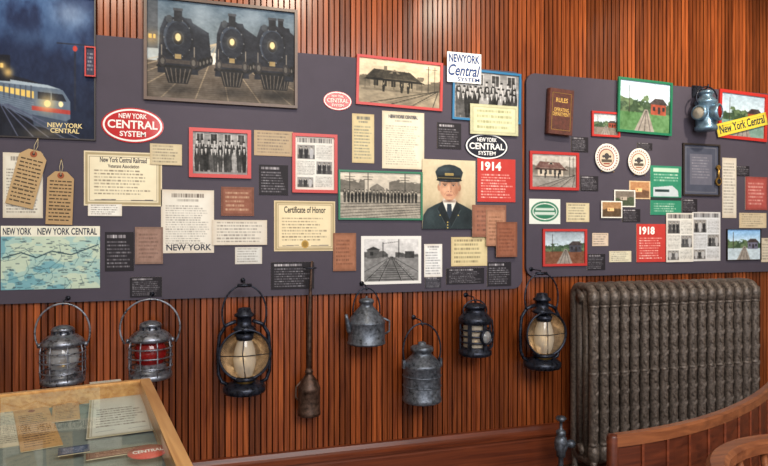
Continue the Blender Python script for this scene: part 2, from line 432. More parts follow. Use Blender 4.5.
def locos(c):
    c.grad(0,.5,(76,96,114),(112,116,114)); m=np.clip((c.fbm(5,5)-.42)*4,0,1)[...,None]*.6
    c.a=c.a*(1-m)+np.array([124,140,152.])*m
    c.rect(0,.62,1,1,(96,86,76)); c.noise(22,18)
    for k in range(13): c.line(.46,.4,-.9+k*.24,1.04,.007,(186,166,136),.65)
    for k in range(16): c.line(0,.7+k*.02,1,.7+k*.02,.003,(60,54,50),.6)
    for (x,s) in((.9,.8),(.2,1.12),(.56,.98),(.84,1.06)):
        w=.095*s; t=.17
        c.poly([(x+w*.2,t-.02),(x+w*1.9,.3),(x+w*2.1,.62),(x+w,.72)],(30,33,42)); 
        for k in range(5): c.ell(x+w*(1.15+.22*k),.64-.015*k,w*.13,.05,(20,20,22)); c.ell(x+w*(1.15+.22*k),.64-.015*k,w*.06,.022,(96,92,88))
        c.poly([(x-w*1.1,.3),(x-w*.8,t),(x+w*.8,t),(x+w*1.1,.3),(x+w*1.25,.74),(x-w*1.25,.74)],(28,31,40))
        c.ell(x,.38,w*.97,.19*s,(20,22,30)); c.ell(x-w*.05,.37,w*.84,.165*s,(52,60,74)); c.ell(x+w*.04,.385,w*.78,.155*s,(30,34,44)); c.ell(x,.38,w*.36,.07*s,(46,52,64)); c.ell(x,.38,w*.3,.058*s,(24,24,28))
        for k in range(10):
            q=k*.628; c.ell(x+w*.86*math.cos(q),.38+.17*s*math.sin(q),.004,.008,(110,112,114))
        c.ell(x,.37,w*.17,.035*s,(234,214,160)); c.glow(x,.37,.03,(226,204,150),.5)
        c.rect(x-w*.25,t-.08,x+w*.25,t+.04,(24,26,32)); c.ell(x-w*.55,t+.02,w*.2,.04,(52,56,62)); c.rect(x-w*.3,t-.095,x+w*.3,t-.07,(60,62,68))
        c.rect(x-w*1.25,.6,x+w*1.25,.64,(64,58,56)); c.rect(x-w*1.3,.66,x+w*1.3,.685,(18,18,20)); c.rect(x-w*.2,.54,x+w*.2,.59,(200,170,110),.7)
        c.poly([(x-w*.9,.69),(x+w*.9,.69),(x+w*.6,.84),(x-w*.6,.84)],(24,23,25))
        for k in range(6): c.line(x-w*.75+k*w*.3,.69,x-w*.5+k*w*.2,.83,.005,(104,96,88))
        for e in(-1,1): c.line(x+e*w,.46,x+e*w,.6,.006,(130,122,112)); c.ell(x+e*w*.95,.62,w*.22,.06,(44,42,44)); c.ell(x+e*w*.95,.62,w*.12,.032,(90,86,82))
        c.soft(x,.9,.12,.06,(26,24,24),.6)
    c.soft(.36,.12,.1,.14,(150,164,176),.7); c.soft(.7,.1,.09,.12,(140,154,168),.6); c.soft(.03,.2,.08,.2,(140,154,168),.5)
    c.rect(0,.0,.07,.5,(60,58,60),.6); c.rect(.01,.36,.03,.4,(240,200,110)); c.rect(.04,.36,.055,.4,(240,200,110)); c.soft(.03,.4,.05,.07,(230,180,100),.4)
    c.blur(2); c.noise(14,24); c.noise(10,60,2)
def portrait(c):
    c.grad(0,1,(216,200,168),(182,162,126)); c.noise(8)
    c.soft(.5,.36,.42,.34,(222,206,174),.6)
    c.poly([(.0,1),(.02,.8),(.1,.71),(.24,.65),(.38,.6),(.62,.6),(.78,.66),(.92,.72),(.99,.82),(1,1)],(34,46,50))
    c.soft(.15,.82,.12,.14,(62,78,82),.6); c.soft(.85,.84,.1,.14,(16,24,28),.6)
    c.rect(.4,.48,.6,.61,(160,112,86))
    c.poly([(.37,.59),(.5,.84),(.64,.59),(.59,.555),(.5,.6),(.41,.555)],(228,226,218)); c.poly([(.46,.635),(.54,.635),(.56,.86),(.5,.92),(.45,.86)],(40,52,66))
    c.poly([(.37,.59),(.28,.72),(.33,.75),(.3,.78),(.46,.97),(.51,.87)],(22,30,34)); c.poly([(.64,.59),(.72,.72),(.67,.75),(.7,.78),(.54,.97),(.5,.87)],(22,30,34))
    c.line(.28,.72,.46,.97,.008,(74,88,92)); c.line(.72,.72,.54,.97,.008,(74,88,92))
    c.ell(.312,.4,.032,.052,(184,134,106)); c.ell(.69,.4,.032,.052,(168,118,92))
    # face: oval skull plus squarer jaw
    c.ell(.5,.36,.185,.19,(212,162,130)); c.poly([(.32,.36),(.335,.47),(.39,.545),(.45,.58),(.55,.58),(.61,.545),(.665,.47),(.68,.36)],(212,162,130)); c.ell(.5,.555,.09,.035,(208,158,126))
    c.ell(.326,.325,.02,.06,(150,138,126)); c.ell(.674,.325,.02,.06,(138,126,114))
    c.soft(.64,.44,.07,.15,(156,106,80),.7); c.soft(.36,.46,.04,.1,(180,128,100),.5); c.soft(.42,.44,.05,.035,(230,178,148),.7); c.soft(.5,.335,.16,.018,(140,96,74),.55)
    for x in(.42,.577):
        c.soft(x,.367,.045,.018,(150,104,80),.6); c.ell(x,.37,.028,.0095,(206,190,176)); c.ell(x,.37,.0145,.0105,(46,36,34)); c.line(x-.032,.361,x+.032,.362,.012,(84,56,46)); c.line(x-.045,.342,x+.042,.339,.014,(112,92,78)); c.soft(x,.396,.04,.01,(176,126,100),.5)
    c.soft(.532,.415,.018,.05,(152,104,80),.7); c.soft(.49,.41,.014,.05,(234,188,158),.7); c.soft(.505,.447,.03,.013,(216,164,136),.8); c.ell(.48,.458,.01,.006,(110,70,56)); c.ell(.53,.458,.01,.006,(110,70,56))
    c.line(.45,.455,.412,.505,.009,(168,118,92),.7); c.line(.562,.455,.598,.505,.009,(152,102,78),.7)
    c.soft(.5,.49,.04,.01,(180,128,102),.5); c.ell(.502,.51,.058,.0095,(172,104,90)); c.line(.445,.509,.56,.508,.008,(104,60,54)); c.soft(.502,.533,.035,.009,(166,116,92),.6); c.soft(.5,.556,.04,.016,(224,174,144),.6); c.soft(.5,.597,.12,.02,(100,66,52),.8)
    c.poly([(.285,.3),(.24,.18),(.29,.12),(.4,.08),(.5,.068),(.6,.08),(.71,.12),(.76,.18),(.715,.3)],(36,46,52)); c.soft(.4,.14,.12,.04,(74,88,96),.6); c.rect(.29,.225,.71,.275,(20,26,30))
    c.poly([(.28,.272),(.72,.272),(.74,.3),(.66,.318),(.5,.326),(.34,.318),(.26,.3)],(14,16,20)); c.line(.33,.3,.6,.306,.008,(80,84,92)); c.line(.29,.262,.71,.262,.01,(150,130,80))
    c.rect(.42,.195,.58,.228,(186,162,100)); c.lines(.43,.203,.57,.222,1,(80,60,40),.8,.8,True)
    for k in range(3): c.ell(.47,.9+k*.04,.013,.011,(200,176,100))
    c.ell(.33,.8,.012,.01,(200,176,100)); c.ell(.67,.8,.012,.01,(200,176,100))
    c.blur(2); c.noise(8,20); c.noise(5,50,2)
def rmap(c):
    c.a[:]=(168,200,192); n=c.fbm(5,4); c.put(n>.56,(196,212,190)); c.put(n<.42,(120,172,182))
    pts=[(.02,.5),(.2,.42),(.35,.5),(.5,.4),(.7,.46),(.98,.3)]
    for a,b in zip(pts[:-1],pts[1:]): c.line(*a,*b,.012,(40,70,80))
    for k in range(34):
        x,y=random.random(),random.uniform(.2,1); a=random.uniform(0,3.1); l=random.uniform(.08,.2)
        x2,y2=x+l*math.cos(a),y+l*math.sin(a); c.line(x,y,x2,y2,.004,(70,104,110)); c.line(x2,y2,x2+l*.6*math.cos(a+.6),y2+l*.6*math.sin(a+.6),.004,(70,104,110))
    for k in range(160):
        x,y=random.random(),random.uniform(.2,.98); c.rect(x,y,x+random.uniform(.02,.06),y+.014,(50,70,80),.6)
    c.rect(0,0,1,.17,(236,232,214)); c.noise(8,20)
def colorphoto(sky=(130,180,220),grass=(90,140,70),mat=None,obj=(150,70,50)):
    def f(c):
        c.grad(0,.5,sky,(205,222,232)); n=c.fbm(9,4); c.put((c.Y+.4*(n-.5)>.38),(62,82,60)); c.put((c.Y+.4*(n-.5)>.38)&(n>.55),(96,116,84)); c.rect(0,.62,1,1,grass)
        c.poly([(.3,1),(.7,1),(.56,.55),(.5,.55)],(150,142,134))
        for k in range(3): c.line(.52+.01*k,.58,.38+.12*k,1,.012,(80,74,72))
        c.rect(.62,.42,.92,.64,obj); c.poly([(.58,.43),(.7,.31),(.86,.31),(.96,.43)],(66,58,58)); c.rect(.66,.48,.71,.56,(40,40,44)); c.rect(.76,.48,.81,.62,(50,44,44)); c.rect(.85,.48,.9,.56,(40,40,44))
        c.line(.2,.1,.2,.64,.012,(60,50,44))
        c.photo(1,1.05,24)
        if mat: matte(c,.06,mat)
    return f
def postcard(bg,a,b):
    def f(c):
        c.a[:]=bg; c.rect(.06,.08,.94,.92,a); c.put((c.Y>.5+.4*(c.fbm(6,4)-.5))&(c.X>.06)&(c.X<.94)&(c.Y<.92),b); c.rect(.3,.4,.6,.6,tuple(min(255,x*1.5) for x in a)); c.rect(.35,.45,.4,.55,(40,40,40)); c.noise(24,14)
    return f
def ovalprint(bg,col):
    def f(c):
        c.a[:]=bg; c.ell(.5,.5,.44,.4,col); c.ell(.5,.5,.39,.33,(232,236,228)); c.ell(.5,.5,.36,.29,col); c.rect(.2,.36,.8,.46,(240,240,235),.8); c.rect(.18,.52,.82,.64,(240,240,235),.8)
    return f
def ledger(c):
    c.a[:]=(70,74,90); c.border(.06,.02,(120,118,126)); c.rect(.18,.18,.82,.8,(98,98,112)); c.lines(.24,.24,.76,.7,8,(170,168,175),.4,.6); c.noise(8)
def greenposter(c):
    c.a[:]=(46,132,102); c.rect(.1,.05,.9,.13,(220,230,210),.8); c.lines(.12,.17,.88,.34,3,(225,232,215),.5,.8,True); c.poly([(.1,.62),(.1,.44),(.7,.4),(.88,.5),(.9,.62)],(190,200,205)); c.rect(.15,.48,.6,.53,(40,60,60)); c.rect(0,.64,1,.7,(40,50,50)); c.lines(.12,.76,.88,.95,4,(225,232,215),.45,.8); c.noise(10)
def cards(c):
    c.a[:]=(194,60,54); c.lines(.1,.36,.92,.94,9,(250,225,215),.45,.85); c.noise(5)
# ---------- flat wall item
PANEL_F=0.024
REG=[]
def base_for(box,lvl,top,scr=1.0):
    b=.0006+lvl*.004
    for (q,tp) in REG:
        if box[0]+scr<q[2] and q[0]+scr<box[2] and box[1]+scr<q[3] and q[1]+scr<box[3]: b=max(b,tp+.0008)
    REG.append((box,b+top)); return b
def item(name,box,paint,frame=None,fw=0.008,fd=0.012,t=0.0025,tilt=0,lvl=0,texts=(),glazed=False,off=PANEL_F,res=0.52):
    x0,y0,x1,y1=box; xc=(x0+x1)/2; bs=base_for(box,lvl,(fd if frame else t+.0012)); o=off+bs
    X0,_=P(x0,233,o); X1,_=P(x1,233,o); _,Z1=P(xc,y0,o); _,Z0=P(xc,y1,o)
    w,h=X1-X0,Z1-Z0; mb=MB()
    mb.box(-w/2,w/2,-t,0,-h/2,h/2,'print',lin((200,190,170)))
    if bs>.006:   # small stand-off tab holding it to the panel behind
        mb.box(-.006,.006,-.0005,bs-.0005,-.006,.006,'print',lin((230,230,225)))
    nx=max(6,int((x1-x0)/res)); nz=max(6,int((y1-y0)/res))
    c=Cv((nx)*2,(nz)*2); paint(c)
    a=np.clip(c.a.reshape(nz,2,nx,2,3).mean((1,3)),0,255)/255
    a=np.where(a<=0.04045,a/12.92,((a+0.055)/1.055)**2.4)
    iw,ih=(w-2*fw,h-2*fw) if frame else (w,h)
    xs=np.linspace(-iw/2,iw/2,nx); zs=np.linspace(ih/2,-ih/2,nz)
    yy=-t-0.0004
    V=[(x,yy,z) for z in zs for x in xs]
    Fc=[(j*nx+i,(j+1)*nx+i,(j+1)*nx+i+1,j*nx+i+1) for j in range(nz-1) for i in range(nx-1)]
    mb.add(V,Fc,'print_glazed' if glazed else 'print',a.reshape(-1,3).tolist())
    if frame:
        o4=[(-w/2,-h/2),(w/2,-h/2),(w/2,h/2),(-w/2,h/2)]; i4=[(-w/2+fw,-h/2+fw),(w/2-fw,-h/2+fw),(w/2-fw,h/2-fw),(-w/2+fw,h/2-fw)]
        for k in range(4):
            l=(k+1)%4; q=[o4[k],o4[l],i4[l],i4[k]]
            v=[(p[0],0,p[1]) for p in q]+[(p[0],-fd,p[1]) for p in q]
            mb.add(v,[(0,1,5,4),(2,3,7,6),(4,5,6,7),(3,2,1,0)],frame)
    for tx in texts:
        s,u0,v0,u1,v1,col=tx[:6]; kw=tx[6] if len(tx)>6 else {}
        add_text(mb,s,-w/2+u0*w,-w/2+u1*w,h/2-v1*h,h/2-v0*h,yy-0.0005,col,**kw)
    return mb.build(name,((X0+X1)/2,-o,(Z0+Z1)/2),(0,math.radians(tilt),0))
# ================= ROOM =================
XL,XR,ZC,YF=-2.6,5.4,3.35,-5.0
mb=MB(); prof=[]
n=int((XR-XL)/BW)+1; x=math.floor(XL/BW)*BW
for i in range(n+1):
    for dx,y in((0,.008),(.004,0),(.0255,0),(.027,.004),(.029,-.001),(.031,.004),(.0325,0),(.054,0)): prof.append((x+i*BW+dx,y))
V=[(p[0],p[1],0) for p in prof]+[(p[0],p[1],ZC) for p in prof]; m=len(prof)
V+=[(prof[0][0],.1,0),(prof[-1][0],.1,0),(prof[-1][0],.1,ZC),(prof[0][0],.1,ZC)]
Fc=[(i,i+1,m+i+1,m+i) for i in range(m-1)]+[(2*m+1,2*m,2*m+3,2*m+2)]
mb.add(V,Fc,'beadboard_wood'); mb.build('wall_back')
mb=MB(); mb.box(XL-.1,XR+.1,YF,.1,-.1,0,'floor_wood'); mb.build('floor')
mb=MB(); mb.box(XL-.1,XR+.1,YF,.1,ZC,ZC+.1,'plaster'); mb.build('ceiling')
mb=MB(); mb.box(XL-.1,XL,YF,.1,0,ZC,'plaster'); mb.build('wall_left')
mb=MB(); mb.box(XR,XR+.1,YF,.1,0,ZC,'plaster'); mb.build('wall_right')
mb=MB()
bp=[(0,.0),(-.03,0),(-.03,.16),(-.026,.165),(-.026,.175),(-.04,.18),(-.042,.195),(-.03,.205),(-.022,.215),(-.014,.235),(0,.24)]
V=[(XL,y-.001,z) for y,z in bp]+[(XR,y-.001,z) for y,z in bp]; k=len(bp)
mb.add(V,[(i,i+1,k+i+1,k+i) for i in range(k-1)]+[tuple(range(k)),tuple(range(k,2*k))[::-1]],'trim_wood'); mb.build('baseboard_back')
# display panels
def panel(pl,pr,ytl,ytr_x,yt,yb,rl,rr):
    x0,_=P(pl,233,.02); x1,_=P(pr,233,.02)
    _,zt=P(ytr_x,yt,.02); _,zb=P(ytr_x,yb,.02)
    pts=[]; seg=8
    for (cx,cz,r,a0) in((x1,zt,rr,0),(x0,zt,rl,90),(x0,zb,rl,180),(x1,zb,rr,270)):
        sx=-1 if cx==x1 else 1; sz=-1 if cz==zt else 1
        for k in range(seg+1):
            a=math.radians(a0+90*k/seg); pts.append((cx+sx*r+r*math.cos(a),cz+sz*r+r*math.sin(a)))
    mb=MB(); n=len(pts)
    V=[(p[0],-.024,p[1]) for p in pts]+[(p[0],-.002,p[1]) for p in pts]
    mb.add(V,[tuple(range(n))[::-1],tuple(range(n,2*n))]+[(i,(i+1)%n,n+(i+1)%n,n+i) for i in range(n)],'panel_paint')
    mb.build('display_panel')
panel(-60,522,0,300,53,295,.05,.06)
panel(526,860,0,620,81,275,.06,.06)
# ================= ITEMS =================
Wt=(240,238,230)
item('framed_painting',(-3,-6,96,139),night,frame='dark_frame',fw=.006,glazed=False,texts=[('NEW YORK\nCENTRAL',.5,.885,.86,.955,(226,206,150))])
item('small_framed_print',(85,47,96,77),plain((60,60,80),(180,180,190)),frame='red_frame',fw=.006)
item('framed_painting',(144,3,297,104.5),locos,frame='brown_frame',fw=.014,fd=.02)
item('framed_photograph',(189,129,251,178),crowd('bw',rows=2),frame='red_frame',fw=.018)
item('certificate',(84,152,162,206),cert(),texts=[('New York Central Railroad',.2,.1,.8,.2,(50,45,60)),('Veterans Association',.3,.23,.7,.3,(70,60,60))])
item('paper_document',(150,144,182,165),doc((205,192,160),n=4,head=False))
item('paper_slip',(88,204,122,216),doc(Wt,n=3,head=False))
item('paper_document',(3,153,43,218),doc((226,222,208),n=11))
def tag(name,cx,cy,w,h,ang,col,nail=True):
    o=PANEL_F+.012; X,Z=P(cx,cy,o); s=scale_at(cx,o); w*=s;h*=s
    mb=MB(); k=w*.28
    pts=[(-w/2,-h/2),(w/2,-h/2),(w/2,h/2-k),(w/2-k,h/2),(-w/2+k,h/2),(-w/2,h/2-k)]
    V=[(a,0,b) for a,b in pts]+[(a,-.0015,b) for a,b in pts]
    mb.add(V,[tuple(range(6)),tuple(range(6,12))[::-1]]+[(i,(i+1)%6,6+(i+1)%6,6+i) for i in range(6)],'print',lin(col))
    dk=lin(tuple(v*.45 for v in col))
    for i in range(12):
        z=h/2-k*1.2-(i+.5)*(h-k*1.6)/12; x=-w*.4
        while x<w*.34:
            q=random.uniform(.06,.22)*w
            mb.box(x,min(x+q,w*.42),-.0022,-.0014,z-h*.012,z+h*.012,'print',dk); x+=q+w*.04
    for (e,f_) in((-w*.44,w*.44),): 
        mb.box(e,f_,-.002,-.0014,h*.12,h*.125,'print',dk); mb.box(e,f_,-.002,-.0014,-h*.2,-h*.195,'print',dk)
    mb.ellipse(0,h/2-k*.6,w*.13,w*.13,-.0026,-.0014,'print',lin((150,80,50)))
    mb.ellipse(0,h/2-k*.6,w*.05,w*.05,-.003,-.0026,'print',lin((40,30,30)))
    mb.tube([(0,-.003,h/2-k*.6),(-.006,-.004,h/2+.02),(0,-.003,h/2+.055)],.0012,'string',6)
    mb.tube([(0,-.003,h/2-k*.6),(.008,-.004,h/2+.02),(0,-.003,h/2+.055)],.0012,'string',6)
    mb.tube([(0,.0115,h/2+.055),(0,-.006,h/2+.055)],.002,'brass',8)
    return mb.build(name,(X,-o,Z),(0,math.radians(ang),0))
tag('baggage_tag',27,178,25,58,14,(186,156,114)); tag('baggage_tag',60,198,24,53,2,(180,148,106))
item('route_map',(1,226,100,289),rmap,texts=[('NEW YORK CENTRAL',.36,.03,.97,.14,(30,40,60)),('NEW YORK',.02,.03,.3,.14,(30,40,60))])
item('letter',(161,190,214,253),doc((228,224,214),n=14,al=.5),texts=[('NEW YORK',.1,.86,.95,.96,(60,60,70)),])
item('caption_label',(105,232,134,271),label()); item('paper_booklet',(135,227,163,264),plain((156,124,110),(110,84,76),5))
item('caption_label',(130,277,162,297),label(),off=.0245)
item('paper_ticket',(221,187,254,216),plain((140,88,70),(210,180,150),4)); item('paper_document',(212,220,267,245),doc((222,216,204),n=5,head=False))
item('paper_slip',(235,247,262,264),doc((214,214,210),n=4,head=False)); item('caption_label',(259,165,288,195),label())
item('paper_document',(254,131,293,156),doc((180,160,132),n=5,head=False))
item('framed_newspaper',(292,134,337,193),newspage(),frame='red_frame',fw=.016)
item('certificate',(274,201,335,251),cert(bg=(236,220,182),seal=(190,150,70)),texts=[('Certificate of Honor',.16,.11,.84,.24,(40,34,34))])
item('paper_booklet',(333,233,356,271),plain((166,110,82),(104,64,46),5)); item('caption_label',(271,262,314,289),label())
item('framed_photograph',(356,59,442,108),station('sepia'),frame='red_frame',fw=.014,tilt=1.2)
item('menu_card',(352,114,374,163),doc((218,202,158),(70,80,90),8)); item('letter',(382,112,424,169),doc((232,226,204),(110,105,90),13,al=.5),texts=[('NEW YORK CENTRAL',.15,.06,.85,.12,(70,70,90))])
item('framed_photograph',(338,171,422,220),lineup('warm'),frame='green_frame',fw=.01)
item('photograph',(361,236,421,284),tracks(mat=(235,232,228)))
item('portrait_photograph',(422,160,475,229),portrait,t=.005,res=.36)
item('caption_label',(437,123,461,149),label())
item('framed_photograph',(452,71,520,122),crowd('bw',rows=3),frame='blue_frame',fw=.012,tilt=1)
item('railroad_sticker',(447,53,481,83),lambda c:c.a.__setitem__(slice(None),(242,242,240)),texts=[('NEWYORK',.05,.06,.95,.34,(20,60,120),{'bold':.03}),('Central',.03,.4,.97,.78,(20,60,120),{'shear':.3}),('SYSTEM',.3,.82,.95,.95,(20,60,120))])
item('timetable',(470,105,518,135),plain((224,222,180),(150,150,110),3))
def redsign(yr,box):
    item('information_sign',box,cards,t=.004,texts=[(yr,.1,.07,.62,.28,(255,250,240),{'bold':.04}),])
redsign('1914',(477,159,515,202)); redsign('1918',(636,224,665,262))
item('paper_booklet',(472,205,506,237),plain((160,106,84),(104,68,58),4)); item('paper_booklet',(486,210,505,246),plain((184,132,104),(114,80,60),5))
item('ledger_sheet',(496,222,517,257),plain((150,92,68),(104,60,44),5))
item('ticket_envelope',(451,237,487,266),doc((222,206,160),(90,80,60),4,head=False))
item('paper_slip',(424,244,442,277),doc((238,238,236),(80,80,90),6)); item('caption_label',(425,277,441,288),label((50,48,56)))
item('caption_label',(446,268,484,284),label()); item('caption_label',(487,262,511,286),label())
# panel 2
item('framed_photograph',(591,112,619,137),colorphoto((190,190,190),(130,120,110)),frame='red_frame',fw=.012)
item('framed_photograph',(617,80,671,134),colorphoto((196,216,230),(84,124,78)),frame='green_frame',fw=.014,tilt=1.5)
item('framed_photograph',(718,92,766,140),colorphoto((170,190,205),(120,150,140)),frame='red_frame',fw=.02,tilt=2)
item('pennant_banner',(716,118,767,131),plain((236,212,70)),tilt=-14,texts=[('New York Central',.05,.15,.95,.8,(30,40,60))])
item('framed_photograph',(529,152,578,190),station('c',wall=(204,190,172),roof=(120,90,84),sky=(196,190,180)),frame='red_frame',fw=.016)
for b in((571,137,588,152),(580,176,598,191),(587,254,605,270),(682,199,697,212),(736,166,749,176),(637,143,652,150)): item('caption_label',b,label())
item('framed_document',(682,144,719,196),ledger,frame='dark_frame',fw=.01)
item('railroad_poster',(650,166,681,215),greenposter)
item('postcard',(629,181,650,199),postcard((220,190,150),(180,130,90),(110,80,60))); item('postcard',(614,190,635,207),postcard(Wt,(120,110,100),(70,80,60)))
item('postcard',(601,201,622,218),postcard(Wt,(170,130,90),(90,70,50))); item('caption_label',(622,209,640,222),label())
item('railroad_print',(529,199,560,224),ovalprint((226,230,222),(50,120,90))); item('ticket_envelope',(566,203,589,222),doc((218,206,170),n=4,head=False))
item('framed_photograph',(542,229,586,266),colorphoto((150,160,170),(120,80,60),obj=(70,70,80)),frame='red_frame',fw=.014)
item('paper_slip',(592,233,608,246),doc((220,200,180),n=3,head=False)); item('paper_slip',(609,251,631,262),doc((222,216,190),n=3,head=False))
item('newspaper_page',(666,213,693,262),newspage()); item('newspaper_page',(692,212,720,261),newspage((214,216,220)))
item('framed_photograph',(726,229,760,260),colorphoto((130,180,230),(190,205,215),obj=(110,110,130)),frame='dark_frame',fw=.003)
item('paper_strip',(722,158,736,218),doc((214,208,196),n=12,head=False)); item('ticket_folder',(745,177,767,210),plain((172,80,74),(230,190,180),5))
item('paper_document',(739,213,766,228),doc((206,190,160),n=4,head=False)); item('paper_slip',(761,238,777,262),doc((210,200,180),n=4))
# signs
def oval(name,cx,cy,rx,ry,fill,rim,lines,lvl=0):
    bs=base_for((cx-rx,cy-ry,cx+rx,cy+ry),lvl,.0065,2.5); o=PANEL_F+bs; X,Z=P(cx,cy,o); s=scale_at(cx,o); rx*=s; ry*=s
    mb=MB(); mb.ellipse(0,0,rx,ry,-.004,0,'print_glazed',lin(fill)); mb.ellipse(0,0,rx*.95,ry*.93,-.0046,-.004,'print_glazed',lin(rim)); mb.ellipse(0,0,rx*.89,ry*.83,-.0052,-.0046,'print_glazed',lin(fill))
    if bs>.006: mb.box(-.006,.006,-.0005,bs-.0005,-.006,.006,'print',lin((230,230,225)))
    for (t,x0,z0,x1,z1,arc) in lines: add_text(mb,t,x0*rx,x1*rx,z0*ry,z1*ry,-.0062,rim,.025,'print',0,arc)
    mb.build(name,(X,-o,Z))
oval('enamel_sign',133,125.5,29,17.5,(184,34,34),(240,236,232),[('NEW YORK',-.45,.36,.45,.68,.25),('CENTRAL',-.8,-.2,.8,.28,-.0),('SYSTEM',-.42,-.66,.42,-.32,.2)])
oval('enamel_sign',337.5,101,14.5,9.5,(184,48,42),(236,226,216),[('CENTRAL',-.75,-.2,.75,.25,0),('NEW YORK',-.42,.36,.42,.6,0),('SYSTEM',-.42,-.6,.42,-.34,0)])
oval('enamel_sign',486.5,146.5,24,13.5,(34,34,44),(236,236,236),[('NEW YORK',-.45,.32,.45,.66,.2),('CENTRAL',-.8,-.24,.8,.24,0),('SYSTEM',-.4,-.66,.4,-.34,.2)])
def plate(cx,cy,rx,ry,a,b):
    o=PANEL_F+.001; X,Z=P(cx,cy,o); s=scale_at(cx,o); r=(rx+ry)/2*s
    mb=MB(); M=Matrix.Rotation(math.radians(90),4,'X')
    mb.lathe([(r*.5,0),(r*.62,.002),(r,.012),(r*.98,.014),(r*.66,.006),(r*.6,.004),(0.0,.004)],'plate_white',40,M)
    mb.ellipse(0,0,r*.64,r*.64,-.0062,-.0045,'print_glazed',lin(a)); mb.ellipse(0,.0,r*.58,r*.58,-.0068,-.0062,'print_glazed',lin(b))
    mb.ellipse(0,r*.12,r*.2,r*.22,-.0074,-.0068,'print',lin((70,66,66))); mb.box(-r*.42,r*.42,-.0076,-.0068,-r*.3,-r*.1,'print',lin((90,80,70))); mb.box(-r*.25,r*.25,-.0076,-.0068,-r*.45,-r*.36,'print',lin(a)); mb.ellipse(-r*.28,r*.1,r*.09,r*.09,-.0078,-.0068,'print',lin((60,60,70))); mb.ellipse(r*.28,r*.1,r*.09,r*.09,-.0078,-.0068,'print',lin((60,60,70)))
    for k in range(28):
        q=math.pi*2*k/28; mb.ellipse(r*.82*math.cos(q),r*.82*math.sin(q),r*.045,r*.045,-.0125,-.0100,'print',lin(a),12)
    mb.tube([(-r*.4,-.008,-r*.98),(-r*.5,-.016,-r*1.02),(-r*.5,-.018,-r*.94)],.0015,'brass',6); mb.tube([(r*.4,-.008,-r*.98),(r*.5,-.016,-r*1.02),(r*.5,-.018,-r*.94)],.0015,'brass',6)
    mb.build('souvenir_plate',(X,-o,Z))
plate(606,158,13,15.5,(150,70,60),(206,190,166)); plate(638,162,12,15,(170,110,80),(214,206,190))
# badge
X,Z=P(718,176,PANEL_F+.014); mb=MB(); mb.tube([(0,-.005,.05),(0,-.005,-.02)],.006,'brass',8); mb.ellipse(0,-.035,.022,.026,-.008,0,'brass'); mb.ellipse(0,-.035,.014,.017,-.01,-.008,'dark_metal'); mb.ellipse(0,.055,.016,.014,-.008,0,'brass'); mb.build('brass_badge',(X,-PANEL_F-.014,Z))
# leather book on panel 2
o=PANEL_F+.001; X,Z=P(557.5,113,o); s=scale_at(557,o); w,h=27*s,45*s; mb=MB()
mb.box(-w/2,w/2,-.006,0,-h/2,h/2,'leather'); mb.box(-w/2+.006,w/2-.004,-.034,-.006,-h/2+.006,h/2-.006,'print',lin((206,186,150))); mb.box(-w/2,w/2,-.040,-.034,-h/2,h/2,'leather')
mb.lathe([(.0195,-h/2),(.0205,-h/2+.003),(.0205,h/2-.003),(.0195,h/2)],'leather',16,Matrix.Translation((-w/2+.004,-.02,0))@Matrix.Diagonal((.4,1,1,1)))
add_text(mb,'RULES',-w*.25,w*.25,h*.2,h*.3,-.0408,(214,170,90)); add_text(mb,'OPERATING\nDEPARTMENT',-w*.36,w*.36,-.1*h,h*.08,-.0408,(214,170,90))
mb.box(-w*.4,w*.4,-.0406,-.0401,h*.4,h*.41,'brass'); mb.box(-w*.4,w*.4,-.0406,-.0401,-h*.41,-h*.4,'brass'); mb.box(-w*.4,-w*.38,-.0406,-.0401,-h*.4,h*.4,'brass'); mb.box(w*.38,w*.4,-.0406,-.0401,-h*.4,h*.4,'brass')
mb.build('leather_book',(X,-o,Z),(0,math.radians(3),0))
# ================= HANGING OBJECTS (dimension unit: one photo pixel, scaled to metres) =================
def place(mb,name,cx,cy,off,s):
    X,Z=P(cx,cy,off); mb.v=[(a*s,b*s,c*s) for a,b,c in mb.v]
    return mb.build(name,(X,-off,Z))
def hook(mb,x,z,off,s,y=0,base=0.0):
    d=(off-base)/s-0.08
    mb.tube([(x,y-2.2,z-1),(x,y-2,z-2.5),(x,y,z-3),(x,y+1.5,z-2),(x,y+2,z),(x,y+2.5,z+1.5),(x,d,z+2)],.7,'dark_metal',6)
    M=Matrix.Translation((x,d,z+2))@Matrix.Rotation(math.radians(-90),4,'X'); mb.lathe([(2.5,-.8),(2.5,0)],'dark_metal',12,M)
def bail(mb,rx,zb,zt,r,mat,y=0,power=1.0):
    zc=zb+(zt-zb)*.42; pts=[]
    for k in range(25):
        a=math.radians(-32+244*k/24)
        pts.append((rx*1.08*math.cos(a),y,zc+(zt-zc)*math.sin(a)))
    mb.tube(pts,r,mat,8)
    return pts
